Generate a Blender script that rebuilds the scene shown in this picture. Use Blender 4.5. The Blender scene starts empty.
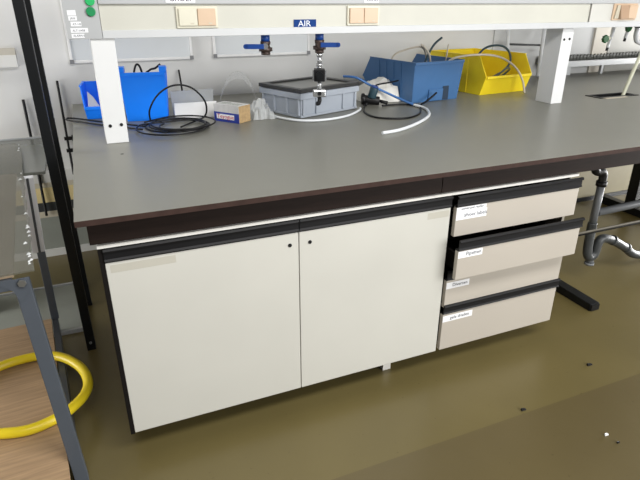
import bpy, bmesh, math, random
from mathutils import Vector, Matrix
random.seed(7)
C = bpy.context.scene.collection
PI = math.pi

# ------------------------------------------------------------------ materials
def lin(h):
    h = h.lstrip('#')
    o = []
    for i in (0, 2, 4):
        c = int(h[i:i+2], 16) / 255
        o.append(c/12.92 if c <= .04045 else ((c+.055)/1.055)**2.4)
    return (*o, 1)

def mat(name, col, rough=.5, metal=0, var=.06, scale=9, spec=.5, bump=0, bscale=60, alpha=1, trans=0, stretch=(1, 1, 1), coat=0):
    m = bpy.data.materials.new(name); m.use_nodes = True
    nt = m.node_tree; b = nt.nodes['Principled BSDF']
    tc = nt.nodes.new('ShaderNodeTexCoord'); mp = nt.nodes.new('ShaderNodeMapping')
    mp.inputs['Scale'].default_value = stretch
    nt.links.new(tc.outputs['Object'], mp.inputs['Vector'])
    n = nt.nodes.new('ShaderNodeTexNoise'); n.inputs['Scale'].default_value = scale; n.inputs['Detail'].default_value = 5
    nt.links.new(mp.outputs[0], n.inputs['Vector'])
    r = nt.nodes.new('ShaderNodeValToRGB')
    c = lin(col)
    r.color_ramp.elements[0].position = .3; r.color_ramp.elements[1].position = .7
    r.color_ramp.elements[0].color = (*[x*(1-var) for x in c[:3]], 1)
    r.color_ramp.elements[1].color = (*[min(1, x*(1+var)) for x in c[:3]], 1)
    nt.links.new(n.outputs['Fac'], r.inputs['Fac']); nt.links.new(r.outputs['Color'], b.inputs['Base Color'])
    b.inputs['Roughness'].default_value = rough; b.inputs['Metallic'].default_value = metal
    b.inputs['Specular IOR Level'].default_value = spec
    b.inputs['Alpha'].default_value = alpha; b.inputs['Transmission Weight'].default_value = trans
    b.inputs['Coat Weight'].default_value = coat
    if bump:
        n2 = nt.nodes.new('ShaderNodeTexNoise'); n2.inputs['Scale'].default_value = bscale; n2.inputs['Detail'].default_value = 4
        nt.links.new(mp.outputs[0], n2.inputs['Vector'])
        bp = nt.nodes.new('ShaderNodeBump'); bp.inputs['Strength'].default_value = bump; bp.inputs['Distance'].default_value = .004
        nt.links.new(n2.outputs['Fac'], bp.inputs['Height']); nt.links.new(bp.outputs[0], b.inputs['Normal'])
    return m

def floor_material():
    m = mat('vinyl floor', '#695e3a', .32, var=.07, scale=2.2, bump=.12, bscale=14)
    nt = m.node_tree; b = nt.nodes['Principled BSDF']
    ramp = [n for n in nt.nodes if n.type == 'VALTORGB'][0]
    tc = [n for n in nt.nodes if n.type == 'TEX_COORD'][0]
    sx = nt.nodes.new('ShaderNodeSeparateXYZ'); nt.links.new(tc.outputs['Object'], sx.inputs[0])
    # second vinyl sheet in front of the seam at y = -0.35, a browner roll
    lt = nt.nodes.new('ShaderNodeMath'); lt.operation = 'LESS_THAN'; lt.inputs[1].default_value = -.352
    nt.links.new(sx.outputs['Y'], lt.inputs[0])
    mx = nt.nodes.new('ShaderNodeMix'); mx.data_type = 'RGBA'
    nt.links.new(lt.outputs[0], mx.inputs['Factor'])
    mul = nt.nodes.new('ShaderNodeMix'); mul.data_type = 'RGBA'; mul.blend_type = 'MULTIPLY'
    mul.inputs['Factor'].default_value = 1; mul.inputs[7].default_value = (.80, .78, .86, 1)
    nt.links.new(ramp.outputs[0], mul.inputs[6])
    nt.links.new(ramp.outputs[0], mx.inputs[6]); nt.links.new(mul.outputs[2], mx.inputs[7])
    # fine dirt speckle
    n3 = nt.nodes.new('ShaderNodeTexNoise'); n3.inputs['Scale'].default_value = 55; n3.inputs['Detail'].default_value = 2
    nt.links.new(tc.outputs['Object'], n3.inputs['Vector'])
    g = nt.nodes.new('ShaderNodeValToRGB'); g.color_ramp.elements[0].position = .24; g.color_ramp.elements[1].position = .3
    g.color_ramp.elements[0].color = (.6, .58, .55, 1); g.color_ramp.elements[1].color = (1, 1, 1, 1)
    nt.links.new(n3.outputs['Fac'], g.inputs['Fac'])
    m2 = nt.nodes.new('ShaderNodeMix'); m2.data_type = 'RGBA'; m2.blend_type = 'MULTIPLY'; m2.inputs['Factor'].default_value = .7
    nt.links.new(mx.outputs[2], m2.inputs[6]); nt.links.new(g.outputs[0], m2.inputs[7])
    nt.links.new(m2.outputs[2], b.inputs['Base Color'])
    return m

def wood_material():
    m = mat('brown wood board', '#a88c6c', .5, var=.2, scale=5, stretch=(1.2, 16, 16))
    return m

M = dict(
    floor=floor_material(),
    wall=mat('painted wall', '#d0d0ce', .6, var=.025, scale=3, bump=.05, bscale=40),
    wall_white=mat('white wall panel', '#d2d2ce', .5, var=.02),
    wall_pale=mat('pale grey wall panel', '#b9bab9', .55, var=.02),
    wall_beige=mat('beige wall strip', '#c2bcb0', .6, var=.03),
    wall_dark=mat('grey wall panel', '#a3a29c', .6, var=.04),
    sill_beige=mat('sill beige', '#b5b0a4', .6),
    tape=mat('old tape mark', '#bdbaae', .5, var=.03),
    low_yellow=mat('yellowish lower board', '#e2cf97', .6, var=.08),
    low_beige=mat('beige lower board', '#c8c0ac', .6, var=.08),
    low_grey=mat('grey lower board', '#8f938b', .45, var=.05),
    olive=mat('olive spine board', '#6a634a', .6, var=.05),
    worktop=mat('grey laminate', '#7b7a71', .36, var=.025, scale=5, bump=.03, bscale=200),
    edge=mat('worn brown worktop edge', '#3c2c27', .7, spec=.2, var=.2, scale=25),
    apron=mat('dark brown apron', '#1f1511', .6, spec=.2, var=.15, scale=14, stretch=(1, 8, 8)),
    door=mat('off white cabinet front', '#cac9c1', .38, var=.02, scale=4),
    drawer=mat('warm off white drawer front', '#b8b1a6', .42, var=.02, scale=4),
    carcass=mat('beige carcass edge', '#a8a296', .5),
    carcass_dark=mat('black carcass side', '#120f0e', .6, spec=.2),
    carcass_white=mat('white carcass rail', '#e4e2dc', .45),
    grip=mat('black plastic grip', '#141416', .5, spec=.25, var=.1),
    black=mat('black plastic', '#101012', .45, spec=.35, var=.1),
    black_metal=mat('black painted steel', '#0e1012', .4, spec=.3, var=.15),
    label=mat('white paper label', '#f0f1f3', .6, var=.01),
    ink=mat('dark ink', '#3c404c', .7),
    beam_white=mat('white aluminium', '#c9cbcc', .4, var=.02),
    beam_grey=mat('light grey steel plate', '#b2b4b5', .45, var=.02),
    cream=mat('cream panel', '#c8c7bc', .5, var=.035, scale=6),
    cream_white=mat('white cream panel', '#cbcac3', .5, var=.02),
    socket_cream=mat('cream socket plastic', '#d9d5c2', .35),
    socket_peach=mat('peach socket plastic', '#d0b598', .35, var=.05),
    socket_tan=mat('tan socket plastic', '#b3957a', .4, var=.06),
    sign_blue=mat('sign blue', '#0f3a7c', .6, spec=.15),
    sign_white=mat('sign white', '#eef3f8', .5),
    green=mat('green plastic', '#12874f', .35),
    green_light=mat('light green plastic', '#22b062', .35),
    green_dark=mat('dark green knob', '#1c5a2a', .4),
    support=mat('white support steel', '#e2e3e3', .45, var=.015),
    board=mat('whiteboard surface', '#c9cdcf', .25, var=.01),
    board_frame=mat('whiteboard frame', '#dddddc', .35),
    corner=mat('grey corner cap', '#77787a', .5),
    valve_blue=mat('blue valve handle', '#153f86', .4, var=.08),
    valve_brown=mat('bronze valve body', '#4a3d38', .4, metal=.4),
    chrome=mat('steel fitting', '#c9cacb', .25, metal=.8),
    bin_blue=mat('bright blue bin plastic', '#0a80ff', .4, var=.06),
    bin_navy=mat('dull blue bin plastic', '#3f6a9a', .45, var=.06),
    bin_slot=mat('shadowed slot plastic', '#1f3348', .5),
    bin_yellow=mat('yellow bin plastic', '#ffe02a', .4, var=.06),
    crate=mat('grey crate plastic', '#a2a9b3', .45, var=.03),
    crate_lid=mat('dark lid frame', '#2c2c2c', .45),
    crate_pane=mat('grey lid pane', '#6f6e69', .3, var=.06),
    hose_white=mat('white tubing', '#dfe3e6', .35),
    hose_blue=mat('blue tubing', '#3f6fae', .35),
    hose_beige=mat('beige tubing', '#c9bfae', .4),
    hose_dark=mat('dark teal tubing', '#2d4650', .4),
    hose_green=mat('grey green tubing', '#54605c', .4),
    hose_yellow=mat('yellow hose', '#e8cf25', .35, var=.05),
    hose_cream=mat('pale cream hose', '#c6c6b0', .45),
    cloth=mat('white film', '#d9d7d0', .55, var=.03),
    paper_white=mat('white box plastic', '#e3e4e5', .35),
    clear=mat('clear plastic', '#e9ecec', .12, alpha=.13),
    milky=mat('milky plastic', '#cfd2d2', .25, alpha=.55),
    pack_side=mat('kraft cardboard end', '#ab9068', .7, var=.18, scale=60),
    pack_top=mat('silvery pack print', '#c9c8c6', .5, var=.08, scale=30),
    pack_blue=mat('pack blue print', '#2b3d97', .5),
    pack_red=mat('pack red print', '#c52a3c', .5),
    grille=mat('dark grey grille', '#5a5c57', .5),
    pipe_grey=mat('grey drain pipe', '#6c6f72', .4, var=.08),
    pipe_dark=mat('dark grey drain pipe', '#3b3e3f', .4, var=.1),
    rod=mat('thin grey rod', '#6a665c', .4),
    steel_grey=mat('blue grey painted steel', '#4c525a', .42, var=.06),
    steel_dark=mat('dark grey painted steel', '#3d4044', .45, var=.06),
    aluminium=mat('light aluminium', '#c9cacd', .4, metal=0, var=.04),
    wood=wood_material(),
    tan=mat('tan tray board', '#a8947a', .4, var=.08, scale=3),
    acrylic=mat('grey acrylic', '#66655a', .18, alpha=.5, var=.22, scale=5, spec=.2),
    sheet=mat('grey table sheet', '#646660', .25, var=.06, scale=4),
    bolt=mat('bolt steel', '#b5b8bb', .3, metal=.9),
)

# ------------------------------------------------------------------ mesh building
class MB:
    def __init__(s): s.v = []; s.f = []; s.m = []; s.sm = []
    def add(s, vs, fs, mi=0, smooth=False):
        b = len(s.v); s.v += [Vector(v) for v in vs]
        for f in fs: s.f.append([b+i for i in f]); s.m.append(mi); s.sm.append(smooth)
        return s
    def box(s, a, b, mi=0, rot=None, piv=None):
        x0, x1 = sorted((a[0], b[0])); y0, y1 = sorted((a[1], b[1])); z0, z1 = sorted((a[2], b[2]))
        vs = [Vector(v) for v in ((x0, y0, z0), (x1, y0, z0), (x1, y1, z0), (x0, y1, z0), (x0, y0, z1), (x1, y0, z1), (x1, y1, z1), (x0, y1, z1))]
        if rot is not None:
            c = Vector(piv) if piv else sum(vs, Vector())/8
            vs = [rot @ (v-c) + c for v in vs]
        return s.add(vs, [(0, 3, 2, 1), (4, 5, 6, 7), (0, 1, 5, 4), (1, 2, 6, 5), (2, 3, 7, 6), (3, 0, 4, 7)], mi)
    def hexa(s, lo, hi, mi=0):   # lo, hi: 4 points each, counter-clockwise from above
        return s.add(list(lo)+list(hi), [(0, 3, 2, 1), (4, 5, 6, 7), (0, 1, 5, 4), (1, 2, 6, 5), (2, 3, 7, 6), (3, 0, 4, 7)], mi)
    def prism(s, pa, pb, mi=0):  # two matching polygons
        n = len(pa)
        fs = [tuple(range(n))[::-1], tuple(range(n, 2*n))] + [(i, (i+1) % n, n+(i+1) % n, n+i) for i in range(n)]
        return s.add(list(pa)+list(pb), fs, mi)
    def tube(s, pts, r, n=10, closed=False, mi=0, sub=6, smooth=True, curve=True):
        pts = [Vector(p) for p in pts]
        if curve and len(pts) > 2: pts = catmull(pts, sub, closed)
        N = len(pts); rings = []
        up = None
        for i, p in enumerate(pts):
            if closed: t = pts[(i+1) % N]-pts[i-1]
            else: t = pts[min(i+1, N-1)]-pts[max(i-1, 0)]
            if t.length < 1e-9: t = Vector((0, 0, 1))
            t.normalize()
            if up is None:
                up = Vector((0, 0, 1)) if abs(t.z) < .9 else Vector((1, 0, 0))
            a = up-t*up.dot(t)
            if a.length < 1e-5: a = t.orthogonal()
            a.normalize(); up = a; b = t.cross(a)
            rr = r[i*(len(r)-1)//max(1, N-1)] if hasattr(r, '__len__') else r
            rings.append([p+(a*math.cos(2*PI*k/n)+b*math.sin(2*PI*k/n))*rr for k in range(n)])
        vs = [v for ring in rings for v in ring]; fs = []
        for i in range(N if closed else N-1):
            j = (i+1) % N
            for k in range(n): fs.append((i*n+k, i*n+(k+1) % n, j*n+(k+1) % n, j*n+k))
        s.add(vs, fs, mi, smooth)
        if not closed:
            b = len(s.v)-len(vs)
            s.f.append([b+k for k in range(n)][::-1]); s.m.append(mi); s.sm.append(False)
            s.f.append([b+(N-1)*n+k for k in range(n)]); s.m.append(mi); s.sm.append(False)
        return s
    def cyl(s, a, b, r, n=16, mi=0, r2=None):
        a = Vector(a); b = Vector(b); t = (b-a).normalized(); u = t.orthogonal().normalized(); w = t.cross(u)
        r2 = r if r2 is None else r2
        A = [a+(u*math.cos(2*PI*k/n)+w*math.sin(2*PI*k/n))*r for k in range(n)]
        B = [b+(u*math.cos(2*PI*k/n)+w*math.sin(2*PI*k/n))*r2 for k in range(n)]
        base = len(s.v); s.v += A+B
        for k in range(n):
            s.f.append([base+k, base+(k+1) % n, base+n+(k+1) % n, base+n+k]); s.m.append(mi); s.sm.append(True)
        s.f.append([base+k for k in range(n)][::-1]); s.m.append(mi); s.sm.append(False)
        s.f.append([base+n+k for k in range(n)]); s.m.append(mi); s.sm.append(False)
        return s
    def text(s, txt, size, origin, mi=1, depth=.0004, stretch=1):
        """lettering standing in the plane facing -y, left baseline at origin"""
        cu = bpy.data.curves.new('lettering', 'FONT'); cu.body = txt; cu.size = size; cu.extrude = depth; cu.resolution_u = 2
        o = bpy.data.objects.new('lettering', cu); C.objects.link(o)
        dg = bpy.context.evaluated_depsgraph_get(); dg.update()
        me = bpy.data.meshes.new_from_object(o.evaluated_get(dg))
        ox, oy, oz = origin
        s.add([(ox+v.co.x*stretch, oy-v.co.z, oz+v.co.y) for v in me.vertices], [tuple(p.vertices) for p in me.polygons], mi)
        bpy.data.objects.remove(o); bpy.data.curves.remove(cu); bpy.data.meshes.remove(me)
        return s

def catmull(p, sub, closed):
    out = []; n = len(p)
    for i in range(n if closed else n-1):
        if closed: a, b, c, d = p[i-1], p[i], p[(i+1) % n], p[(i+2) % n]
        else: a, b, c, d = p[max(i-1, 0)], p[i], p[i+1], p[min(i+2, n-1)]
        for k in range(sub):
            t = k/sub
            out.append(.5*((2*b)+(c-a)*t+(2*a-5*b+4*c-d)*t*t+(3*b-a-3*c+d)*t**3))
    if not closed: out.append(p[-1])
    return out

def link_mesh(name, mb, mats, parent=None, shift=None, bevel=0):
    if not isinstance(mats, (list, tuple)): mats = [mats]
    me = bpy.data.meshes.new(name)
    sh = shift or Vector((0, 0, 0))
    me.from_pydata([v-sh for v in mb.v], [], mb.f)
    for m in mats: me.materials.append(M[m] if isinstance(m, str) else m)
    for p, mi, sm in zip(me.polygons, mb.m, mb.sm): p.material_index = mi; p.use_smooth = sm
    bm = bmesh.new(); bm.from_mesh(me); bmesh.ops.recalc_face_normals(bm, faces=bm.faces); bm.to_mesh(me); bm.free()
    o = bpy.data.objects.new(name, me); C.objects.link(o)
    if parent is not None: o.parent = parent
    if bevel:
        b = o.modifiers.new('bevel', 'BEVEL'); b.width = bevel; b.segments = 2; b.limit_method = 'ANGLE'; b.angle_limit = math.radians(40)
    return o

SHIFT = {}
def thing(name, label, cat, loc=(0, 0, 0), rot=0, group=None, local=False):
    """Empty at the base of a thing.  Parts are given in world coordinates unless local."""
    o = bpy.data.objects.new(name, None); C.objects.link(o); o.empty_display_size = .05
    o.location = loc; o.rotation_euler = (0, 0, rot)
    o['label'] = label; o['category'] = cat
    if group: o['group'] = group
    SHIFT[o] = Vector((0, 0, 0)) if local else Vector(loc)
    return o
def part(root, name, mb, mats, bevel=0, label=None, under=None):
    o = link_mesh(name, mb, mats, under or root, SHIFT[root], bevel)
    if label: o['label'] = label
    return o
def single(name, mb, mats, label, cat, loc=(0, 0, 0), bevel=0, group=None):
    o = link_mesh(name, mb, mats, None, Vector(loc), bevel); o.location = loc
    o['label'] = label; o['category'] = cat
    if group: o['group'] = group
    return o
def struct(name, mb, mats, bevel=0):
    o = link_mesh(name, mb, mats, None, None, bevel); o['kind'] = 'structure'; return o

def ring(mb, x0, y0, x1, y1, z0, z1, w, mi=0):
    mb.box((x0, y0, z0), (x1, y0+w, z1), mi); mb.box((x0, y1-w, z0), (x1, y1, z1), mi)
    mb.box((x0, y0+w, z0), (x0+w, y1-w, z1), mi); mb.box((x1-w, y0+w, z0), (x1, y1-w, z1), mi)
    return mb

# ------------------------------------------------------------------ setting
struct('floor', MB().box((-3, -3, -.05), (7, 2.0, 0)), 'floor')
WY = 1.87
struct('wall_back', MB().box((-3, WY, 0), (7, WY+.12, 3.0)), 'wall')
sd = lambda x0, x1, z0, z1, y0, m, n: struct(n, MB().box((x0, y0, z0), (x1, WY, z1)), m)
sd(-3, -.285, 1.172, 1.205, WY-.03, 'sill_beige', 'trim_1')
sd(-3, -.285, 1.112, 1.172, WY-.04, 'wall_white', 'trim_2')
sd(-3, -.066, .465, .53, WY-.02, 'wall_white', 'trim_3')
sd(-3, -.066, .433, .465, WY-.012, 'low_beige', 'trim_4')
sd(-3, -.066, .343, .433, WY-.012, 'low_yellow', 'trim_5')
sd(-3, -.066, .288, .343, WY-.012, 'pipe_dark', 'trim_shadow_gap')  # dark strip stands in for the shadow gap between the lower boards
sd(-3, -.066, .25, .288, WY-.012, 'low_beige', 'trim_7')
sd(-3, -.066, .047, .25, WY-.012, 'low_grey', 'trim_8')
struct('baseboard_back', MB().box((-3, WY-.02, 0), (-.066, WY, .047)), 'wall_white')
# right part of the back wall: white panel, beige pilaster strips, grey panel beyond
sd(2.845, 3.83, .9, 2.6, WY-.012, 'wall_pale', 'trim_9')
sd(3.83, 3.99, .9, 2.6, WY-.03, 'wall_beige', 'trim_10')
sd(4.02, 6.5, .9, 2.6, WY-.012, 'wall_dark', 'trim_11')

# ------------------------------------------------------------------ lab bench
TZ = .90; TX0 = -.056; TX1 = 4.7; TY0 = -.06; TY1 = 1.845
bench = thing('lab_bench', 'long grey laminate lab bench with dark brown apron along the wall', 'lab bench', (2.9, .9, 0))
hx0, hx1, hy0, hy1 = 2.87, 3.17, .86, .955
mb = MB()
for a, b in (((TX0, TY0), (hx0, TY1)), ((hx1, TY0), (TX1, TY1)), ((hx0, TY0), (hx1, hy0)), ((hx0, hy1), (hx1, TY1))):
    mb.box((a[0], a[1], TZ-.001), (b[0], b[1], TZ))
wt = part(bench, 'worktop', mb, 'worktop')
mb = MB()
for a, b in (((TX0, TY0), (hx0, TY1)), ((hx1, TY0), (TX1, TY1)), ((hx0, TY0), (hx1, hy0)), ((hx0, hy1), (hx1, TY1))):
    mb.box((a[0], a[1], TZ-.0175), (b[0], b[1], TZ-.001))
part(bench, 'worktop_edge', mb, 'edge', label='worn brown edge of the worktop')
for x0, x1 in ((-.03, 1.141), (1.143, 4.65)):
    part(bench, 'apron', MB().box((x0, -.012, .806), (x1, .010, .882)), 'apron', .0015)
part(bench, 'apron_rail', MB().box((-.012, .0105, .797), (4.65, .05, .882)), 'apron')
for x in (2.225, 3.60):
    part(bench, 'foot', MB().prism([(x-.03, .1, 0), (x+.03, .1, 0), (x+.03, .1, .04), (x-.03, .1, .04)],
                                    [(x-.03, 1.28, 0), (x+.03, 1.28, 0), (x+.03, 1.28, .06), (x-.03, 1.28, .06)]), 'black_metal', .003)
    part(bench, 'foot_cap', MB().box((x-.026, .092, .004), (x+.026, .0995, .036)), 'black')
    part(bench, 'column', MB().box((x-.03, .98, .061), (x+.03, 1.06, .882)), 'black_metal', .003)
part(bench, 'spine_board', MB().box((.02, 1.335, .035), (4.65, 1.355, .882)), 'olive', label='olive board closing the back of the leg room')
part(bench, 'bottom_shadow_strip', MB().box((.02, 1.33, .0), (4.65, 1.36, .034)), 'black_metal')  # black strip drawn as the shadow gap at the foot of the spine board
part(bench, 'screw_hole', MB().cyl((.116, .614, TZ+.0002), (.116, .614, TZ+.0008), .006, 12), 'black')
part(bench, 'cross_rail', MB().tube([(1.83, .25, .37), (4.6, .25, .377)], .006, 8), 'rod')
part(bench, 'cross_rail', MB().tube([(1.83, .262, .354), (4.6, .262, .361)], .0065, 8), 'black')
# sink cut-out
sink = thing('cup_sink', 'narrow black cup sink sunk into the worktop under the cream hose', 'sink', ((hx0+hx1)/2, (hy0+hy1)/2, TZ))
mb = ring(MB(), hx0+.001, hy0+.001, hx1-.001, hy1-.001, TZ-.12, TZ-.0005, .006)
mb.box((hx0+.001, hy0+.001, TZ-.13), (hx1-.001, hy1-.001, TZ-.12))
part(sink, 'basin', mb, 'black')
part(sink, 'lip', ring(MB(), hx0-.012, hy0-.006, hx1+.012, hy1+.012, TZ+.0002, TZ+.004, .018), 'black_metal')
part(sink, 'front_strip', MB().box((hx0+.01, hy0-.03, TZ+.0002), (hx0+.19, hy0-.008, TZ+.003)), 'hose_beige', label='pale strip along the front of the sink')

# ------------------------------------------------------------------ cabinets
cab = thing('base_cabinet', 'wide off-white two-door base cabinet hung under the bench', 'cabinet', (.6, .28, .1))
mb = MB().box((-.014, .0, .098), (-.001, .55, .786)).box((1.19, .021, .102), (1.199, .55, .786)).box((-.001, .021, .102), (1.19, .55, .12)).box((-.001, .54, .12), (1.19, .55, .786)).box((-.001, .021, .77), (1.19, .54, .786)).box((.593, .021, .12), (.607, .54, .77))
part(cab, 'body', mb, 'carcass_dark')
part(cab, 'top_rail', MB().box((-.014, -.0005, .7865), (1.2, .55, .7965)), 'carcass_white', label='white top edge')
GR = [(.0, .7845), (-.007, .784), (-.011, .779), (-.010, .7745), (-.004, .772), (-.004, .752), (-.008, .7465), (-.006, .7445), (.0, .7445)]
def grip_mb(x0, x1, dy=0, dz=0):
    return MB().prism([(x0, y+dy, z+dz) for y, z in GR], [(x1, y+dy, z+dz) for y, z in GR])
for x0, x1, hx in ((.0, .5985, .568), (.6015, 1.199, .639)):
    d = part(cab, 'door', MB().box((x0, .0, .1015), (x1, .02, .7385)), 'door', .0015)
    part(cab, 'handle', grip_mb(x0, x1).box((x0, .0, .739), (x1, .02, .7447)), 'grip', under=d)
    tx = (x0+.012, x0+.20) if x0 < .1 else (x1-.098, x1-.006)
    part(cab, 'tape_mark', MB().box((tx[0], -.0004, .705), (tx[1], -.0001, .730)), 'tape', under=d)
    part(cab, 'lock', MB().cyl((hx, -.002, .697), (hx, .005, .697), .0065), 'black', under=d)
for x, lx in ((1.02, 0),):
    part(cab, 'levelling_foot', MB().box((x-.018, .085, 0), (x+.018, .125, .0975)), 'carcass_white', label='short white foot')

dru = thing('drawer_unit', 'off-white four-drawer unit with second drawer pulled out', 'drawer unit', (1.51, .28, .1))
mb = MB().box((1.2, .021, .102), (1.213, .55, .786)).box((1.802, .03, .102), (1.815, .55, .786)).box((1.213, .53, .102), (1.802, .55, .786)).box((1.213, .04, .102), (1.802, .53, .115)).box((1.213, .04, .774), (1.802, .53, .786))
part(dru, 'body', mb, ['carcass'])
part(dru, 'front_lining', MB().box((1.214, .3, .116), (1.801, .31, .773)), 'carcass_dark')
part(dru, 'top_rail', MB().box((1.2005, -.0005, .7865), (1.8155, .55, .7965)), 'carcass_white', label='white top edge')
X0, X1 = 1.2165, 1.8165
def drawer(z0, z1, dy, labels, gz, X0=X0, X1=X1):
    d = MB().box((X0, dy, z0), (X1, dy+.018, z1))
    # drawer box behind the front
    bx0, bx1, by0, by1 = X0+.022, X1-.03, dy+.0185, dy+.28
    o = part(dru, 'drawer', d, 'drawer', .0012)
    b = MB().box((bx0, by0, z0+.012), (bx0+.012, by1, z1-.03)).box((bx1-.012, by0, z0+.012), (bx1, by1, z1-.03)).box((bx0, by0, z0+.012), (bx1, by1, z0+.02))
    part(dru, 'drawer_box', b, 'carcass_dark', under=o)
    part(dru, 'handle', grip_mb(X0, X1+.006, dy, gz-.7445).box((X0, dy, z1+.0003), (X1, dy+.017, gz+.001)), 'grip', under=o)
    for lx0, lz0, lx1, lz1, txt, s, off in labels:
        m = MB().box((lx0, dy-.0012, lz0), (lx1, dy-.0002, lz1))
        if txt: m.text(txt, s, (lx0+off, dy-.0013, lz0+(lz1-lz0)*.32))
        part(dru, 'label', m, ['label', 'ink'], under=o)
drawer(.622, .739, -.012, [(1.2175, .722, 1.352, .7385, 'universeel reader', .0145, .02), (1.2175, .688, 1.357, .7215, 'afvoer labels', .021, .035)], .7445)
drawer(.4635, .583, -.060, [(1.209, .5535, 1.32, .581, 'Pipetten', .021, .035)], .5885, 1.208, 1.811)
drawer(.305, .427, 0, [(1.2175, .39, 1.327, .418, 'Diversen', .020, .028)], .4325)
drawer(.1015, .272, 0, [(1.2175, .2355, 1.363, .264, 'gele draden', .020, .035)], .2765)

# ------------------------------------------------------------------ service beam on two supports
beam = thing('service_beam', 'white overhead service beam with cream panels on two posts', 'service beam', (1.3, .9, .9))
BX1 = 4.6
for x0, x1, yb, dp, bolts in ((.072, .158, .80, .15, [(.095, .972), (.138, .974)]), (2.442, 2.522, .825, .12, [(2.460, 1.243), (2.498, 1.245)])):
    s = part(beam, 'support', MB().box((x0, yb, TZ+.0005), (x1, yb+dp, 1.302)), 'support', .002)
    for bx, bz in bolts: part(beam, 'bolt', MB().cyl((bx, yb-.003, bz), (bx, yb+.01, bz), .0065), 'black', under=s)
part(beam, 'lower_rail', MB().box((.118, .786, 1.302), (BX1, 1.0, 1.331)), 'beam_white', .002)
part(beam, 'upper_channel', MB().box((.118, .782, 1.422), (BX1, 1.0, 1.50)), 'beam_grey', .002)
part(beam, 'panel', MB().box((.119, .795, 1.331), (2.573, .99, 1.422)), 'cream', label='long cream front panel')
part(beam, 'panel', MB().box((2.58, .79, 1.331), (BX1, .99, 1.422)), 'cream_white', label='whiter front panel at the right')
part(beam, 'end_plate', MB().box((-.004, .788, 1.302), (.117, 1.0, 1.50)), 'beam_grey', .001)
for lx, lz0, lz1, lx1, txt in ((.008, 1.384, 1.402, .037, ''), (.009, 1.367, 1.382, .038, 'JAN'), (.014, 1.347, 1.363, .050, 'AT-1/8'), (.010, 1.325, 1.341, .070, 'ALT-1/458'), (.010, 1.307, 1.321, .055, 'ALARM 0')):
    m = MB().box((lx, .7868, lz0), (lx1, .7878, lz1))
    if txt: m.text(txt, .010, (lx+.006, .7866, lz0+.004))
    part(beam, 'label', m, ['label', 'ink'])
for lx0, lx1 in ((.362, .475), (1.215, 1.288)):
    m = MB().box((lx0, .7808, 1.427), (lx1, .7818, 1.462))
    m.text('GROEP', (lx1-lx0)*.26, (lx0+.012, .7806, 1.432))
    part(beam, 'label', m, ['label', 'ink'])
def magnet(x, z, m, lab):
    single('magnet', MB().cyl((x, .778, z), (x, .7878, z), .0165, 24), m, lab, 'magnet', (x, .787, z), .002, 'green magnets on the beam end')
magnet(.0895, 1.397, 'green', 'dark green round magnet, lower of the two on the beam end')
magnet(.0915, 1.433, 'green_light', 'lighter green round magnet, upper of the two on the beam end')

def double_socket(x0, x1, z0, z1, lab, mats, blank=False):
    t = thing('double_socket', lab, 'socket', ((x0+x1)/2, .795, z0), group='sockets on the service beam')
    part(t, 'frame', MB().box((x0, .786, z0), (x1, .7948, z1)), 'socket_cream' if not blank else 'cream_white', .002)
    w = x1-x0; xm = x0+w*.5 if not blank else x0+w*.52
    e = .009
    part(t, 'flap', MB().box((x0+e, .778, z0+e), (xm-.001, .786, z1-e)), mats[0], .002)
    part(t, 'flap', MB().box((xm+.001, .778, z0+e), (x1-e, .786, z1-e)), mats[1], .002)
    for xa in (xm-.03, x1-e-.03):
        part(t, 'mark', MB().box((xa, .7774, z0+e+.006), (xa+.014, .7779, z0+e+.011)), 'low_beige')
    return t
double_socket(.397, .560, 1.334, 1.4145, 'double socket with cream left flap and peach right flap', ['socket_cream', 'socket_peach'])
double_socket(1.137, 1.295, 1.334, 1.4145, 'double socket with two peach flaps, right of the AIR sign', ['socket_peach', 'socket_peach'])
t = thing('double_socket', 'tan socket box with angled flap at the far right', 'socket', (2.82, .79, 1.34), group='sockets on the service beam')
part(t, 'frame', MB().box((2.735, .783, 1.338), (2.915, .7898, 1.4225)), 'socket_peach', .002)
part(t, 'recess', MB().prism([(2.745, .775, 1.347), (2.775, .775, 1.347), (2.775, .775, 1.414), (2.755, .775, 1.414)], [(2.745, .783, 1.347), (2.775, .783, 1.347), (2.775, .783, 1.414), (2.755, .783, 1.414)]), 'low_beige')
part(t, 'flap', MB().prism([(2.778, .760, 1.346), (2.838, .760, 1.346), (2.838, .772, 1.414), (2.775, .772, 1.414)], [(2.778, .783, 1.346), (2.838, .783, 1.346), (2.838, .783, 1.414), (2.775, .783, 1.414)]), 'socket_tan', .001)
part(t, 'flap', MB().box((2.841, .770, 1.346), (2.905, .783, 1.414)), 'socket_peach', .002)

m = MB().box((.888, .791, 1.330), (.99, .7948, 1.361)); m.text('AIR', .034, (.906, .7905, 1.3335), stretch=1.15)
sg = single('sign', m, ['sign_blue', 'sign_white'], 'small blue sign with white AIR lettering on the beam', 'sign', (.939, .7948, 1.334))

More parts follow.
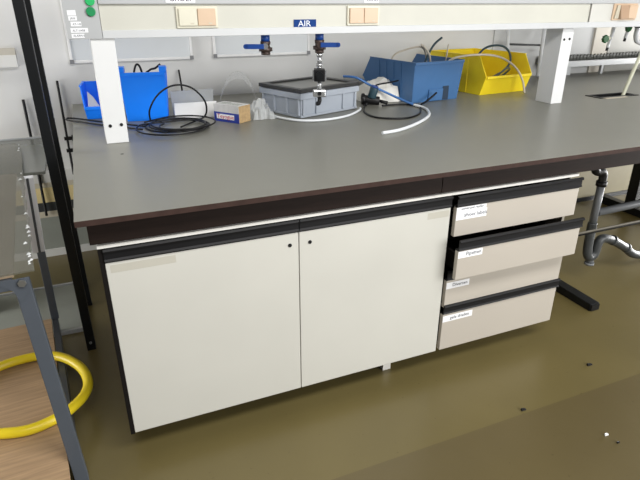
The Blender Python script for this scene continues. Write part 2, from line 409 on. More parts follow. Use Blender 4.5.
# ------------------------------------------------------------------ air valves under the beam
FACE = Matrix.Rotation(math.radians(-21), 3, 'Z')   # fittings are turned a little towards the aisle
def turned(mb, x, y):
    c = Vector((x, y, 0)); mb.v = [FACE @ (v-c) + c for v in mb.v]; return mb
def valve(x, y, side, lab, loc):
    t = thing('ball_valve', lab, 'valve', loc, group='blue air valves under the beam')
    part(t, 'stub', MB().cyl((x, y, 1.3015), (x, y, 1.275), .019), 'valve_blue', label='blue pipe stub')
    part(t, 'body', MB().cyl((x, y, 1.2745), (x, y, 1.262), .023, 8).cyl((x, y, 1.262), (x, y, 1.250), .019).cyl((x, y, 1.250), (x, y, 1.234), .029, 6).cyl((x, y, 1.234), (x, y, 1.220), .020), 'valve_brown')
    part(t, 'stem', turned(MB().cyl((x, y-.018, 1.256), (x, y-.033, 1.256), .013), x, y), 'chrome' if side < 0 else 'valve_brown')
    xa, xb = x+side*.004, x+side*.092
    m = MB().box((xa, y-.040, 1.246), (xb-side*.010, y-.0334, 1.266)).cyl((xb-side*.010, y-.040, 1.256), (xb-side*.010, y-.0334, 1.256), .010)
    part(t, 'handle', turned(m, x, y), 'valve_blue', .001)
    return t
valve(.770, .83, -1, 'air valve with blue handle turned left, nothing connected below', (.770, .83, 1.3015))
x, y = 1.022, .83
t = valve(x, y, 1, 'air valve with blue handle turned right and a pressure regulator hanging below', (x, y, 1.3015))
part(t, 'connector', MB().cyl((x, y, 1.2195), (x, y, 1.205), .013).cyl((x, y, 1.205), (x, y, 1.175), .0105).cyl((x, y, 1.175), (x, y, 1.163), .015).cyl((x, y, 1.163), (x, y, 1.152), .011), 'chrome')
rg = part(t, 'regulator', turned(MB().box((x-.025, y-.03, 1.098), (x+.025, y+.02, 1.1518)), x, y), 'black', .003, label='square black pressure regulator')
part(t, 'regulator_cap', turned(MB().cyl((x, y-.031, 1.125), (x, y-.048, 1.125), .017), x, y), 'black_metal', under=rg)
for xx in (x-.031, x+.0255): part(t, 'side_plate', turned(MB().box((xx, y-.020, 1.102), (xx+.0055, y+.01, 1.146)), x, y), 'chrome', under=rg)
part(t, 'lower_connector', MB().cyl((x, y, 1.0975), (x, y, 1.060), .011), 'chrome')
part(t, 'outlet_block', turned(MB().box((x-.031, y-.02, 1.027), (x+.031, y+.02, 1.0595)), x, y), 'chrome', .007)
part(t, 'outlet_plug', turned(MB().cyl((x, y-.021, 1.044), (x, y-.027, 1.044), .009), x, y), 'black')
part(t, 'outlet_elbow', MB().tube([(x, y, 1.0265), (x+.001, y, 1.010), (x-.006, y-.006, .998), (x-.016, y-.010, .998)], .010, 10), 'black')

# ------------------------------------------------------------------ whiteboards
def whiteboard(x0, x1, z0, lab):
    z1 = z0+.62
    t = thing('whiteboard', lab, 'whiteboard', ((x0+x1)/2, WY, z0), group='whiteboards on the back wall')
    part(t, 'surface', MB().box((x0+.012, WY-.014, z0+.012), (x1-.012, WY-.001, z1-.012)), 'board')
    m = MB()
    for a, b in (((x0, z0), (x1, z0+.014)), ((x0, z1-.014), (x1, z1)), ((x0, z0+.014), (x0+.014, z1-.014)), ((x1-.014, z0+.014), (x1, z1-.014))):
        m.box((a[0], WY-.022, a[1]), (b[0], WY-.001, b[1]))
    part(t, 'frame', m, 'board_frame', .002)
    for cx, cz in ((x0+.008, z0+.008), (x1-.008, z0+.008), (x0+.008, z1-.008), (x1-.008, z1-.008)):
        part(t, 'corner_cap', MB().box((cx-.011, WY-.025, cz-.011), (cx+.011, WY-.0225, cz+.011)), 'corner')
    return t
whiteboard(-.028, .640, 1.118, 'whiteboard on the wall behind the blue bins, left one')
t = whiteboard(.765, 1.383, 1.122, 'whiteboard on the wall behind the grey crate, right one')
for i, xx in enumerate((.80, .86, .93, 1.03, 1.12)): part(t, 'pen_mark', MB().box((xx, WY-.0146, 1.262+.002*(i % 2)), (xx+.026, WY-.0141, 1.267+.002*(i % 2))), 'wall_dark')

# ------------------------------------------------------------------ storage bins
def bin_mb(L, W, H, lip, fy, by, taper=.012, t=.006):
    """open-fronted stacking bin; opening at y=0 facing -y, back at y=L"""
    prof = [(by, 0), (L-.02, 0), (L, H), (fy, H), (0, lip)]
    def X(z, s, off=0): return s*(W/2-taper*(1-z/H)-off)
    m = MB()
    for s in (-1, 1):
        m.prism([(X(z, s), y, z) for y, z in prof], [(X(z, s, t), y, z) for y, z in prof])
        # rolled rim on top of the side wall
        m.box((X(H, s)-.004 if s < 0 else X(H, s)-t, fy, H-.001), (X(H, s)+t if s < 0 else X(H, s)+.004, L, H+.004))
        # stiffening ribs outside
        for k in range(1, 5):
            yy = by+.04+(L-by-.1)*k/5
            m.hexa([(X(0, s)+s*d0, yy+dy, .006) for d0, dy in ((-.001, 0), (.003, 0), (.003, .01), (-.001, .01))],
                   [(X(H, s)+s*d0, yy+dy, H*.97) for d0, dy in ((-.001, 0), (.003, 0), (.003, .01), (-.001, .01))])
    def sheet(y0, z0, y1, z1, n0, n1):
        m.hexa([(X(z0, -1, t), y0, z0), (X(z0, 1, t), y0, z0), (X(z0, 1, t), y0+n0, z0+n1), (X(z0, -1, t), y0+n0, z0+n1)],
               [(X(z1, -1, t), y1, z1), (X(z1, 1, t), y1, z1), (X(z1, 1, t), y1+n0, z1+n1), (X(z1, -1, t), y1+n0, z1+n1)])
    sheet(by, 0, 0, lip, .008, 0)                       # front lip
    sheet(L-.028, 0, L-.008, H, .008, 0)                # back
    m.hexa([(X(0, -1), by, 0), (X(0, 1), by, 0), (X(0, 1), L-.02, 0), (X(0, -1), L-.02, 0)],
           [(X(.006, -1, t), by, .006), (X(.006, 1, t), by, .006), (X(.006, 1, t), L-.02, .006), (X(.006, -1, t), L-.02, .006)])
    return m, X
def make_bin(lab, loc, rot, dims, mt, tab=False, lugs=False, name='storage_bin', taper=.012):
    L, W, H, lip, fy, by = dims
    t = thing(name, lab, 'storage bin', loc, rot, 'stacking bins on the bench', True)
    m, X = bin_mb(L, W, H, lip, fy, by, taper)
    part(t, 'shell', m, mt, .0012)
    part(t, 'front_rim', MB().box((-W/2+.008, -.006, lip-.012), (W/2-.008, .006, lip+.003)), mt, .002)
    bm_ = MB().box((-W/2+.002, L-.008, H-.012), (W/2-.002, L+.006, H+.003))
    part(t, 'back_rim', bm_, mt, .002)
    if tab:
        yb = L-.02+.001
        part(t, 'label_holder', MB().prism([(-.046, yb, .005), (.06, yb, .005), (.06, yb+.006, .07), (-.046, yb+.006, .07)][::-1],
                                         [(-.046, yb+.010, .005), (.06, yb+.010, .005), (.06, yb+.013, .07), (-.046, yb+.013, .07)][::-1]), mt, .001)
        part(t, 'label_slot', MB().box((-.092, yb, .005), (-.047, yb+.009, .082)), 'bin_slot', label='dark slot')
    if lugs:
        for s in (-1, 1):
            part(t, 'stacking_lug', MB().box((s*(W/2-.028), L-.05, H+.003), (s*(W/2+.004), L+.004, H+.028)), mt, .002)
    return t
bright = make_bin('bright blue storage bin full of black cables, taller one behind the left post', (.325, 1.491, TZ+.0005), PI-math.radians(9), (.30, .212, .225, .11, .08, .05), 'bin_blue', lugs=True)
make_bin('small bright blue open bin at the left end of the bench', (.079, 1.335, TZ+.0005), math.radians(-6), (.20, .165, .155, .06, .03, .02), 'bin_blue')
navy = make_bin('dull dark blue storage bin between the white film and the yellow bin', (1.823, 1.635, TZ+.0005), PI+math.radians(8), (.50, .368, .220, .11, .08, .06), 'bin_navy', tab=True)
make_bin('yellow storage bin with open front, right of the dark blue bin', (2.458, 1.205, TZ+.0005), math.radians(6), (.54, .395, .225, .112, .07, .042), 'bin_yellow', taper=.002)
# contents and hoses
single('folded_paper', MB().prism([(.02, 1.37, .91), (.10, 1.37, .91), (.055, 1.38, 1.0), (.03, 1.385, 1.03)], [(.02, 1.39, .91), (.10, 1.39, .91), (.055, 1.392, 1.0), (.03, 1.392, 1.03)]), 'cloth', 'crumpled white paper inside the small blue bin', 'paper', (.06, 1.38, .91))
def hose(name, pts, r, m, lab, cat='hose', closed=False, sub=8, group=None, n=10):
    c = Vector(pts[0])
    return single(name, MB().tube(pts, r, n, closed, sub=sub), m, lab, cat, c, 0, group)
hose('cable', [(.24, 1.33, .98), (.25, 1.33, 1.09), (.268, 1.33, 1.148), (.287, 1.33, 1.135), (.30, 1.33, 1.05), (.31, 1.33, .98)], .005, 'black', 'black cable loop peeking out of the tall blue bin', 'cable')
hose('cable', [(.26, 1.30, .96), (.29, 1.29, 1.09), (.325, 1.28, 1.128), (.35, 1.27, 1.137), (.375, 1.27, 1.155)], .005, 'black', 'black cable end rising at the right of the tall blue bin', 'cable')
# black coil
pts = []
for k in range(5*16+1):
    a = 2*PI*k/16+2.4; q = k//16
    r = (.140, .112, .155, .126, .145)[min(q, 4)]
    pts.append((.39+.035*math.sin(q*2.1)+r*math.cos(a), 1.0+.03*math.cos(q*1.7)+r*1.05*math.sin(a), TZ+.006+.0028*(k/16)))
coil = thing('cable_coil', 'coil of black cable lying in front of the blue bin', 'cable', (.39, 1.0, TZ))
part(coil, 'ring', MB().tube(pts, .0038, 8, sub=3), 'black')
part(coil, 'standing_loop', MB().tube([(.285, 1.14, .915), (.283, 1.10, .97), (.315, 1.06, 1.035), (.365, 1.04, 1.075), (.422, 1.03, 1.086), (.48, 1.04, 1.065), (.53, 1.06, 1.01), (.545, 1.09, .955), (.53, 1.10, .92), (.48, 1.08, .908), (.40, .98, .907)], .0042, 8), 'black')
part(coil, 'loose_end', MB().tube([(.25, 1.04, .91), (.149, 1.169, .907), (.064, 1.253, .907), (-.02, 1.35, .907), (-.07, 1.395, .907), (-.085, 1.37, .907), (-.065, 1.325, .907), (0, 1.25, .907), (.082, 1.149, .907), (.23, .98, .91)], .0042, 8), 'black')
# grey crate
cr = thing('crate', 'light grey plastic crate with a dark framed lid', 'crate', (.983, .972, TZ+.0005), math.radians(20.5), None, True)
CL, CW, CH = .405, .315, .122; tp = .008
lo = [(tp, tp, 0), (CL-tp, tp, 0), (CL-tp, CW-tp, 0), (tp, CW-tp, 0)]
hi = [(0, 0, CH), (CL, 0, CH), (CL, CW, CH), (0, CW, CH)]
part(cr, 'body', MB().hexa(lo, hi), 'crate', .003)
m = MB()
e = .006
ring(m, -e, -e, CL+e, CW+e, CH-.03, CH-.002, e+.002)
ring(m, tp-e-.002, tp-e-.002, CL-tp+e+.002, CW-tp+e+.002, .002, .014, e)
for xx in (.012, .10, .29, CL-.026): m.box((xx, -e+.001, .012), (xx+.014, .006, CH-.028)).box((xx, CW-.006, .012), (xx+.014, CW+e-.001, CH-.028))
for yy in (.012, .10, .20, CW-.026): m.box((-e+.001, yy, .012), (.006, yy+.014, CH-.028)).box((CL-.006, yy, .012), (CL+e-.001, yy+.014, CH-.028))
part(cr, 'rim', m, 'crate', .0015)
lid = part(cr, 'lid_frame', ring(MB(), -.008, -.008, CL+.010, CW+.010, CH+.001, CH+.020, .034), 'crate_lid', .003)
part(cr, 'lid_pane', MB().box((.023, .023, CH+.002), (CL-.023, CW-.023, CH+.012)), 'crate_pane', under=lid)
hose('hose', [(.868, 1.33, .908), (.860, 1.24, .908), (.862, 1.14, .908), (.88, 1.02, .908), (.935, .92, .908), (1.015, .878, .908), (1.11, .88, .908), (1.21, .92, .908), (1.29, .985, .908), (1.345, 1.045, .908), (1.362, 1.075, .91)], .006, 'hose_white', 'white tube lying around the foot of the grey crate')
# regulator fitting right of the crate
ft = thing('hose_fitting', 'black and blue air fitting lying right of the grey crate', 'air fitting', (1.475, 1.175, TZ))
fx, fy = 1.475, 1.175
part(ft, 'body', MB().cyl((fx-.03, fy+.015, .933), (fx+.045, fy-.02, .925), .024, 12).cyl((fx-.045, fy+.02, .935), (fx-.03, fy+.015, .935), .031, 12), 'black', .002)
part(ft, 'knob', MB().cyl((fx+.002, fy-.01, .945), (fx+.012, fy-.02, 1.0), .024, 12), 'hose_dark', .002)
part(ft, 'blue_ring', MB().cyl((fx+.012, fy-.020, 1.0005), (fx+.0135, fy-.0215, 1.008), .020, 12), 'valve_blue')
part(ft, 'nozzle', MB().cyl((fx-.015, fy+.0, .915), (fx-.05, fy-.03, .911), .010, 10), 'black')
part(ft, 'nozzle', MB().cyl((fx+.045, fy-.02, .925), (fx+.085, fy-.045, .915), .009, 10), 'black')
hose('cable', [(1.50, 1.165, 1.01), (1.54, 1.17, 1.015), (1.60, 1.18, 1.018), (1.66, 1.2, 1.022)], .0045, 'black', 'thin black cable lying over the white film', 'cable')
hose('cable', [(1.43, 1.15, .912), (1.375, 1.06, .905), (1.335, .95, .905), (1.335, .845, .905), (1.40, .785, .905), (1.48, .775, .905), (1.58, .84, .905), (1.66, .95, .905), (1.70, 1.03, .905), (1.685, 1.085, .905), (1.61, 1.12, .905), (1.52, 1.12, .905)], .0048, 'black', 'black cable loop on the bench in front of the dark blue bin', 'cable')
hose('cable', [(1.74, 1.07, .906), (1.78, 1.085, .915), (1.82, 1.095, .935), (1.86, 1.105, .957)], .0055, 'black', 'short black cable end sticking up before the dark blue bin', 'cable')
bh = thing('air_hose', 'blue air hose with white end crossing in front of the dark blue bin', 'hose', (1.5, 1.0, TZ))
part(bh, 'blue_length', MB().tube([(1.345, 1.26, 1.053), (1.405, 1.215, 1.048), (1.49, 1.205, 1.003), (1.572, 1.19, .966), (1.641, 1.135, .931), (1.68, 1.05, .910)], .0065, 10), 'hose_blue')
part(bh, 'white_length', MB().tube([(1.6805, 1.0495, .910), (1.69, .96, .907), (1.655, .87, .907), (1.60, .78, .907), (1.51, .69, .907), (1.39, .60, .907), (1.28, .54, .907), (1.19, .52, .907)], .0075, 10), 'hose_white')
# crumpled white film
def crumple(nx, ny, x0, x1, y0, y1, h, seed, rough, pw=3):
    R = random.Random(seed); m = MB(); vs = []; fs = []
    for j in range(ny+1):
        for i in range(nx+1):
            u, v = i/nx, j/ny
            e_ = (1-abs(2*u-1)**pw)*(1-abs(2*v-1)**pw)
            z = TZ+.002+h*e_*(.72+.55*R.random()*rough)
            vs.append((x0+(x1-x0)*u+R.uniform(-1, 1)*.4*(x1-x0)/nx*rough, y0+(y1-y0)*v+R.uniform(-1, 1)*.4*(y1-y0)/ny*rough, z))
    for j in range(ny):
        for i in range(nx):
            a = j*(nx+1)+i; fs += [(a, a+1, a+nx+2), (a, a+nx+2, a+nx+1)]
    return m.add(vs, fs)
m = crumple(8, 7, 1.48, 1.705, 1.21, 1.42, .118, 3, .8, 6)
single('plastic_sheet', m, 'cloth', 'crumpled white plastic sheet between the crate and the dark blue bin', 'plastic sheet', (1.6, 1.34, TZ))
# hoses in and over the bins
G = 'hoses sticking out of the bins'
hose('hose', [(1.75, 1.40, .95), (1.70, 1.36, 1.08), (1.70, 1.33, 1.145), (1.77, 1.32, 1.175), (1.86, 1.32, 1.188), (1.90, 1.32, 1.165), (1.925, 1.33, 1.09), (1.93, 1.35, .98)], .005, 'hose_beige', 'beige hose arching over the left of the dark blue bin', group=G)
hose('hose', [(1.86, 1.34, .97), (1.90, 1.31, 1.10), (1.925, 1.30, 1.165), (1.955, 1.30, 1.205), (2.00, 1.30, 1.237)], .0065, 'hose_dark', 'dark teal hose end sticking up from the dark blue bin', group=G)
hose('hose', [(1.95, 1.33, .95), (1.94, 1.31, 1.08), (1.92, 1.30, 1.145), (1.885, 1.30, 1.185), (1.86, 1.30, 1.20)], .0065, 'hose_beige', 'short thick beige hose end above the dark blue bin', group=G)
hose('hose', [(2.03, 1.32, .95), (2.04, 1.30, 1.10), (2.05, 1.30, 1.20)], .004, 'hose_beige', 'thin upright beige tube at the right of the dark blue bin', group=G)
hose('hose', [(1.98, 1.30, .98), (1.99, 1.24, 1.08), (2.03, 1.20, 1.13), (2.17, 1.165, 1.147), (2.32, 1.16, 1.13), (2.45, 1.165, 1.07), (2.525, 1.165, .99), (2.555, 1.16, .908)], .0062, 'hose_beige', 'long beige hose arching from dark blue bin over the yellow bin', group=G)
hose('hose', [(2.34, 1.33, .96), (2.33, 1.38, 1.08), (2.38, 1.40, 1.145), (2.45, 1.40, 1.172), (2.54, 1.40, 1.168), (2.60, 1.40, 1.13), (2.61, 1.39, 1.07), (2.56, 1.38, 1.02), (2.46, 1.36, .985), (2.40, 1.35, .965)], .007, 'hose_dark', 'dark teal hose looped in the yellow bin', group=G)
hose('hose', [(2.36, 1.31, .945), (2.44, 1.30, 1.0), (2.54, 1.33, 1.04), (2.6, 1.38, 1.02), (2.56, 1.42, .97), (2.45, 1.42, .95)], .007, 'hose_green', 'grey green hose coiled low in the yellow bin', group=G)

# white tray, clear box, pack and bag
wb = thing('plastic_tray', 'white plastic tray behind the black cable coil', 'tray', (.49, 1.24, TZ))
SHIFT[wb] = Vector((.476, 1.246, TZ))
part(wb, 'front', MB().hexa([(.395, 1.215, TZ+.001), (.590, 1.19, TZ+.001), (.592, 1.20, TZ+.001), (.397, 1.225, TZ+.001)], [(.40, 1.232, .972), (.605, 1.203, .975), (.607, 1.213, .975), (.402, 1.242, .972)]), 'paper_white', .002)
part(wb, 'base', MB().hexa([(.397, 1.226, TZ+.001), (.592, 1.201, TZ+.001), (.60, 1.30, TZ+.001), (.41, 1.325, TZ+.001)], [(.398, 1.23, .93), (.594, 1.205, .93), (.602, 1.30, .93), (.41, 1.325, .93)]), 'paper_white')
part(wb, 'liner', MB().hexa([(.405, 1.326, TZ+.001), (.605, 1.301, TZ+.001), (.607, 1.311, TZ+.001), (.407, 1.336, TZ+.001)], [(.40, 1.335, 1.015), (.615, 1.308, 1.02), (.617, 1.318, 1.02), (.402, 1.345, 1.015)]), 'milky', .002, label='milky plastic back wall')
hose('rod', [(.545, 1.76, TZ+.001), (.548, 1.81, .99), (.55, 1.855, 1.058)], .0055, 'black', 'thin black rod leaning on the wall behind the white tray', 'rod')
pk = thing('carton', 'small printed carton with blue band and kraft end beside clear bag', 'carton', (.672, .974, TZ+.0005), math.radians(35), None, True)
PL, PD, PH = .085, .155, .080   # x: end face, y: label face length
part(pk, 'box', MB().box((0, 0, 0), (PL, PD, PH)), 'pack_side', .002)
part(pk, 'top_print', MB().box((-.001, -.001, PH+.0002), (PL*.93, PD+.001, PH+.0012)), 'pack_top')
f = part(pk, 'face_print', MB().box((-.0016, 0, .045), (-.0003, PD, PH)), 'pack_top')
part(pk, 'blue_band', MB().box((-.0016, 0, 0.0), (-.0003, PD, .0448)), 'pack_blue')
mm = MB().box((-.0024, .030, .013), (-.0017, PD-.016, .036), 0)
tx = MB().text('Teyogue', .027, (0, 0, 0), 1, .0003, 1.12)
mm.add([(-.0026+v.y, PD-.020-v.x, .017+v.z) for v in tx.v], tx.f, 1)
R = random.Random(4)
part(pk, 'red_word', mm, ['label', 'pack_red'])
mm = MB()
for k in range(9): mm.box((.015, .02+k*.014, PH+.0013), (.05+.02*R.random(), .027+k*.014, PH+.0018))
part(pk, 'top_lines', mm, 'low_grey')
m = crumple(9, 7, .755, .875, 1.02, 1.2, .075, 11, 1.0)
single('plastic_bag', m, 'milky', 'crumpled clear plastic bag between the carton and the crate', 'bag', (.76, 1.09, TZ))
m = MB(); n = 14
vs = []; fs = []
for k in range(n+1):
    a = PI*k/n
    for j in range(4):
        vs.append((.73-.100*math.cos(a)+.01*j, 1.20+.035*j+.006*math.sin(3*k+j), TZ+.012+(.165+.008*j)*math.sin(a)))
for k in range(n):
    for j in range(3): fs.append((k*4+j, k*4+j+1, k*4+j+5, k*4+j+4))
m.add(vs, fs, 0, True)
o = single('plastic_film', m, 'clear', 'clear plastic film arched behind the printed carton', 'plastic film', (.69, 1.24, TZ))
sol = o.modifiers.new('thick', 'SOLIDIFY'); sol.thickness = .0012

# ------------------------------------------------------------------ right end behind the bench
ld = thing('metal_frame', 'white metal frame like a small ladder leaning on the wall behind the yellow bin', 'frame', (3.1, 1.78, TZ))
def bar(a, b, r): return MB().tube([a, b], r, 8)
part(ld, 'stile', bar((2.865, 1.70, TZ+.012), (2.945, 1.85, 1.40), .012), 'beam_white')
part(ld, 'stile', bar((3.165, 1.70, TZ+.014), (3.30, 1.85, 1.40), .014), 'beam_white')
part(ld, 'rung', bar((2.905, 1.785, 1.145), (3.232, 1.775, 1.130), .007), 'pipe_dark', label='dark rung')
part(ld, 'rung', bar((2.945, 1.84, 1.365), (3.285, 1.84, 1.365), .007), 'pipe_dark', label='dark rung')
tr = thing('cable_tray', 'long white trough with dark toothed top along the wall', 'trough', (4.0, 1.78, TZ))
part(tr, 'front_bar', MB().box((3.27, 1.725, .966), (4.68, 1.745, 1.010)), 'beam_white', .002)
m = MB().box((3.27, 1.746, .985), (4.68, 1.845, 1.0))
k = 3.27
while k < 4.6:
    m.prism([(k, 1.83, 1.0), (k+.03, 1.83, 1.0), (k+.03, 1.83, 1.03), (k+.015, 1.83, 1.045), (k, 1.83, 1.03)], [(k, 1.845, 1.0), (k+.03, 1.845, 1.0), (k+.03, 1.845, 1.03), (k+.015, 1.845, 1.045), (k, 1.845, 1.03)]); k += .036
part(tr, 'grille', m, 'grille')
for x in (3.40, 3.86, 4.6): part(tr, 'leg', MB().box((x, 1.747, TZ+.0005), (x+.022, 1.77, .984)), 'beam_white')
part(tr, 'end_block', MB().box((3.48, 1.77, TZ+.0005), (3.56, 1.82, .984)), 'beam_white')

def star(x, y, z, r, mb):
    pa = []
    for k in range(16):
        a = 2*PI*k/16; q = r*(1 if k % 2 == 0 else .8)
        pa.append((x+q*math.cos(a), y, z+q*math.sin(a)))
    return mb.prism(pa, [(p[0], p[1]+.018, p[2]) for p in pa])
def tap(x, y, z, kx, kz, lab):
    t = thing('gas_tap', lab, 'tap', (x, y, 1.306), group='green-knobbed taps under the beam')
    part(t, 'pipe', MB().tube([(x, y, 1.3015), (x, y, z+.05), (x-.006, y, z+.02), (x-.02, y-.005, z-.01), (x-.025, y-.005, z-.04)], .010, 10), 'beam_white')
    part(t, 'valve_stem', MB().cyl((kx, y-.01, kz), (x-.008, y, z+.012), .009, 10), 'hose_cream')
    part(t, 'knob', star(kx, y-.03, kz, .024, MB()), 'green_dark', .002)
    part(t, 'nozzle_tip', MB().cyl((x-.025, y-.005, z-.04), (x-.028, y-.005, z-.058), .008, 10), 'black')
tap(3.022, 1.0, 1.215, 2.945, 1.226, 'white tap with star shaped green knob, left of the two')
tap(3.155, 1.0, 1.265, 3.122, 1.285, 'white tap with small green knob close under the beam, right of the two')
sp = thing('spout', 'white curved swan-neck spout under the beam at the right edge', 'spout', (3.19, .95, 1.306))
part(sp, 'neck', MB().tube([(3.165, .95, 1.3015), (3.160, .95, 1.25), (3.175, .95, 1.215), (3.215, .95, 1.20), (3.26, .95, 1.203), (3.30, .95, 1.215)], .014, 12), 'beam_white')
part(sp, 'collar', MB().cyl((3.165, .95, 1.30), (3.165, .95, 1.285), .02), 'corner')
hose('hose', [(3.262, .95, 1.186), (3.235, .945, 1.13), (3.14, .915, .96), (3.095, .90, .86), (3.085, .90, .79)], .011, 'hose_cream', 'pale cream hose running from the spout down into the sink')

# drain under the bench
dr = thing('drain_pipe', 'grey drain pipe with trap under the bench right of the drawers', 'pipe', (2.4, .35, 0))
part(dr, 'elbow', MB().tube([(2.322, .35, .70), (2.330, .35, .66), (2.345, .35, .645), (2.375, .35, .642), (2.394, .35, .625), (2.395, .35, .575)], .021, 14).cyl((2.395, .35, .59), (2.395, .35, .565), .027, 16).cyl((2.322, .35, .88), (2.322, .35, .70), .022, 14), 'black')
part(dr, 'riser', MB().tube([(2.395, .35, .5645), (2.395, .35, .36)], .0195, 14), 'pipe_grey', label='light grey riser')
part(dr, 'branch', MB().tube([(2.41, .35, .415), (3.4, .35, .44)], .0205, 14), 'pipe_grey', label='light grey branch pipe')
part(dr, 'trap', MB().tube([(2.395, .35, .3595), (2.395, .35, .30), (2.40, .35, .21), (2.412, .35, .165), (2.437, .35, .148), (2.462, .35, .170), (2.468, .35, .21), (2.478, .35, .24), (2.505, .35, .25), (2.58, .35, .225), (2.69, .35, .165), (2.83, .35, .09), (3.2, .35, .06)], .024, 14), 'pipe_dark')
part(dr, 'trap_cap', MB().cyl((2.437, .35, .118), (2.437, .35, .105), .026, 16).cyl((2.437, .35, .15), (2.437, .35, .118), .02, 16), 'pipe_grey')
part(dr, 'collar', MB().cyl((2.575, .35, .229), (2.59, .35, .221), .028, 14), 'pipe_dark')
part(dr, 'collar', MB().cyl((2.70, .35, .161), (2.715, .35, .153), .028, 14), 'pipe_dark')
part(dr, 'floor_outlet', MB().cyl((3.19, .35, .07), (3.19, .35, 0), .032, 14), 'pipe_dark')

# ------------------------------------------------------------------ left: black posts, rods, cart, table
bp = thing('steel_rack', 'tall black steel uprights standing left of the bench', 'rack', (-.13, .93, 0))
def post(xb, yb, w, d, lean):
    m = MB(); h = 2.3
    m.hexa([(xb-w/2, yb-d/2, .012), (xb+w/2, yb-d/2, .012), (xb+w/2, yb+d/2, .012), (xb-w/2, yb+d/2, .012)],
           [(xb-w/2+lean, yb-d/2, h), (xb+w/2+lean, yb-d/2, h), (xb+w/2+lean, yb+d/2, h), (xb-w/2+lean, yb+d/2, h)])
    return m
a = part(bp, 'upright', post(-.131, .735, .037, .03, -.012), 'black_metal', .002)
part(bp, 'foot_plug', MB().box((-.149, .72, 0), (-.113, .75, .012)), 'black', under=a)
part(bp, 'screw', MB().cyl((-.131, .7195, .04), (-.131, .714, .04), .006), 'bolt', under=a)
b = part(bp, 'upright', post(-.133, 1.15, .030, .03, -.012), 'black_metal', .002)
part(bp, 'foot_plug', MB().box((-.149, 1.135, 0), (-.117, 1.165, .012)), 'black', under=b)
part(bp, 'top_bar', MB().box((-.165, .72, 2.3), (-.125, 1.165, 2.33)), 'black_metal')
hose('rod', [(-.298, WY-.014, .94), (-.30, WY-.024, .6), (-.305, WY-.035, .27)], .0075, 'black', 'thin black rod on the wall between cart and black upright', 'rod')
rd = thing('wall_rod', 'thin black rod with two clips beside the left end of the bench', 'rod', (-.112, WY-.03, .5))
part(rd, 'rod', MB().tube([(-.113, WY-.014, 1.03), (-.116, WY-.02, .80), (-.118, WY-.03, .50)], .0065, 8), 'black')
for z in (.715, .645): part(rd, 'clip', MB().box((-.132, WY-.034, z-.012), (-.085, WY-.016, z+.006)).box((-.092, WY-.034, z-.02), (-.085, WY-.016, z+.014)), 'black')

# pedestal table with grey top reaching to the wall
pt = thing('side_table', 'grey topped low side table against the wall behind the cart', 'table', (-.6, 1.3, 0))
part(pt, 'tabletop', MB().box((-.72, 1.045, .735), (-.195, 1.74, .75)), 'sheet', .002)
part(pt, 'tabletop_edge', MB().box((-.72, 1.741, .73), (-.195, 1.749, .757)), 'beam_grey')
part(pt, 'pedestal', MB().box((-.68, 1.2, .0165), (-.56, 1.36, .7345)), 'low_grey')
part(pt, 'base_plate', MB().box((-.72, .91, 0), (-.16, 1.385, .016)), 'low_grey', .001)
part(pt, 'base_rim', MB().box((-.72, 1.386, 0), (-.16, 1.40, .024)), 'beam_grey', label='pale rim of the base')
part(pt, 'base_rim', MB().box((-.72, .895, 0), (-.16, .909, .018)), 'beam_grey', label='pale rim of the base')

ct = thing('cart', 'blue grey steel cart with wooden bottom shelf at the left edge', 'cart', (-.205, -.03, 0), math.radians(4), None, True)
# local frame: x to the left is negative, y runs along the cart's right side
part(ct, 'shelf', MB().prism([(-.62, -.14, .082), (-.004, -.14, .082), (-.014, .93, .082), (-.62, .93, .082)], [(-.62, -.14, .10), (-.004, -.14, .10), (-.014, .93, .10), (-.62, .93, .10)]), 'wood', .001)
part(ct, 'side_rail', MB().hexa([(.0, .018, .02), (.026, .018, .02), (.012, .955, .02), (-.012, .955, .02)], [(.0, .018, .098), (.026, .018, .098), (.012, .955, .098), (-.012, .955, .098)]), 'steel_dark', .002)
part(ct, 'leg', MB().hexa([(.002, -.02, 0), (.042, -.02, 0), (.042, .015, 0), (.002, .015, 0)], [(-.028, -.02, .745), (.012, -.02, .745), (.012, .015, .745), (-.028, .015, .745)]), 'steel_grey', .002)
def lean_box(x0, x1, y0, y1, z0, z1, dx):
    return MB().hexa([(x0, y0, z0), (x1, y0, z0), (x1, y1, z0), (x0, y1, z0)], [(x0+dx, y0, z1), (x1+dx, y0, z1), (x1+dx, y1, z1), (x0+dx, y1, z1)])
part(ct, 'leg', lean_box(-.014, .018, .915, .945, .10, .44, .004), 'steel_grey', .002)
part(ct, 'leg_sleeve', lean_box(-.026, .024, .91, .95, .4405, .771, .016), 'aluminium', .001, label='light aluminium upper leg')
part(ct, 'groove', lean_box(-.003, .007, .908, .9096, .4405, .771, .016), 'steel_dark')
part(ct, 'front_rail', MB().box((-.62, -.02, .727), (-.0285, .01, .76)), 'steel_grey', .003)
part(ct, 'corner_bracket', MB().prism([(-.075, -.022, .76), (.012, -.022, .76), (.012, -.022, .725), (-.02, -.022, .685), (-.03, -.022, .725)], [(-.075, -.0205, .76), (.012, -.0205, .76), (.012, -.0205, .725), (-.02, -.0205, .685), (-.03, -.0205, .725)]), 'steel_grey')
part(ct, 'bolt', MB().cyl((-.006, -.0225, .747), (-.006, -.030, .747), .011, 6), 'bolt')
part(ct, 'tray', MB().box((-.62, -.01, .761), (-.022, 1.0, .773)), 'tan', .001)
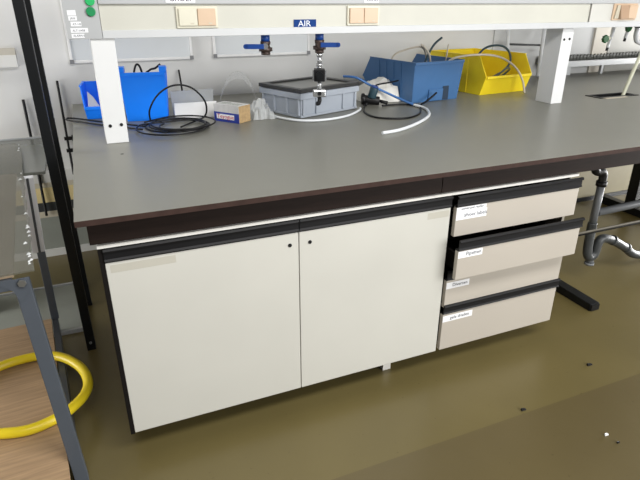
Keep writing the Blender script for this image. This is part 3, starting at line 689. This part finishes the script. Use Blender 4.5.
# acrylic sheet with chipped right edge lying on the cart
R = random.Random(9)
pa = [(-.62, -.03), (-.004, -.03)]
for k in range(1, 26): pa.append((-.004+R.uniform(-.006, .002), -.03+1.58*k/26))
pa += [(-.03, 1.56), (-.62, 1.56)]
ac = thing('acrylic_sheet', 'grey see-through sheet with chipped edge lying on the cart', 'acrylic sheet', (-.172, -.02, .7735), math.radians(5.3), None, True)
part(ac, 'sheet', MB().prism([(x, y, 0) for x, y in pa], [(x, y, .005) for x, y in pa]), 'acrylic')
m = MB()
for k in range(18):
    yy = R.uniform(0, 1.5); s = R.uniform(.003, .008); x = -.010+R.uniform(-.012, .002)
    m.prism([(x-s, yy-s, .0052), (x+s, yy-.3*s, .0052), (x+.2*s, yy+2*s, .0052)], [(x-s*.6, yy-s*.6, .0085), (x+s*.6, yy-.2*s, .0085), (x+.1*s, yy+1.4*s, .0085)])
part(ac, 'chips', m, 'beam_white', label='pale chips along the broken edge')
# yellow hose
yh = [(-.455, .554), (-.332, .573), (-.239, .534), (-.165, .432), (-.138, .322), (-.154, .244), (-.201, .184), (-.245, .154), (-.324, .131), (-.415, .149), (-.53, .20), (-.59, .33), (-.56, .47)]
hose('hose', [(x, y, .1195) for x, y in yh], .018, 'hose_yellow', 'thick yellow hose loop lying on the wooden shelf', closed=True, n=16)

# floor litter
def litter(x, y, s, m, lab, rot):
    mm = MB().prism([(x-s, y-.4*s, .0005), (x+s, y-.5*s, .0005), (x+.8*s, y+.4*s, .0005), (x-.7*s, y+.5*s, .0005)], [(x-.9*s, y-.3*s, .008), (x+.9*s, y-.4*s, .006), (x+.7*s, y+.3*s, .006), (x-.6*s, y+.4*s, .008)])
    single('litter', mm, m, lab, 'litter', (x, y, 0), 0, 'scraps on the floor')
litter(1.841, -.226, .013, 'black', 'black scrap on the floor near the right edge', 0)
litter(1.381, -.336, .011, 'black', 'black scrap lying on the floor seam', 0)
litter(1.566, -.555, .008, 'label', 'white scrap on the darker floor in front', 0)
litter(1.573, -.599, .006, 'black', 'tiny dark scrap on the darker floor in front', 0)

# ------------------------------------------------------------------ light
w = bpy.data.worlds.new('room light'); bpy.context.scene.world = w; w.use_nodes = True
w.node_tree.nodes['Background'].inputs[0].default_value = (.93, .96, 1, 1)
w.node_tree.nodes['Background'].inputs[1].default_value = .11
def area(name, loc, tgt, sx, sy, e, col):
    l = bpy.data.lights.new(name, 'AREA'); l.shape = 'RECTANGLE'; l.size = sx; l.size_y = sy; l.energy = e; l.color = col
    o = bpy.data.objects.new(name, l); C.objects.link(o); o.location = loc
    o.rotation_euler = (Vector(tgt)-Vector(loc)).to_track_quat('-Z', 'Y').to_euler()
    return o
area('ceiling_light', (1.0, -1.7, 2.9), (1.0, .3, .9), 3.6, .7, 79, (1, .985, .96))
area('ceiling_light', (-1.6, 1.0, 2.9), (-.9, 1.2, 0), .6, 1.6, 30, (1, .97, .92))
area('window_light', (3.4, -4.2, 1.9), (1.2, .6, .7), 3.6, 1.9, 190, (1, .995, .985))
# unseen fill lights added low at both ends to brighten floor under the bench
area('floor_fill_light', (6.0, .1, .5), (2.4, .35, .1), 2.2, .8, 190, (1, .995, .985))
area('floor_fill_light', (-2.4, .9, .6), (-.2, 1.3, .1), 1.6, .8, 42, (1, .995, .985))

# ------------------------------------------------------------------ camera
cd = bpy.data.cameras.new('camera'); cam = bpy.data.objects.new('camera', cd); C.objects.link(cam)
yaw, pitch, roll = .3994, .4189, .0014
cam.location = (.031, -1.5273, 1.4358)
fwd = Vector((math.sin(yaw)*math.cos(pitch), math.cos(yaw)*math.cos(pitch), -math.sin(pitch)))
right = Vector((math.cos(yaw), -math.sin(yaw), 0)); up = right.cross(fwd)
r2 = right*math.cos(roll)+up*math.sin(roll); u2 = -right*math.sin(roll)+up*math.cos(roll)
cam.matrix_world = Matrix(((r2.x, u2.x, -fwd.x, cam.location.x), (r2.y, u2.y, -fwd.y, cam.location.y), (r2.z, u2.z, -fwd.z, cam.location.z), (0, 0, 0, 1)))
cd.sensor_fit = 'HORIZONTAL'; cd.sensor_width = 36; cd.lens = 538.29/640*36; cd.clip_start = .02
S = bpy.context.scene
S.camera = cam
S.view_settings.view_transform = 'Standard'; S.view_settings.look = 'None'
S.view_settings.gamma = 1; S.view_settings.use_curve_mapping = False; S.view_settings.exposure = 0.14
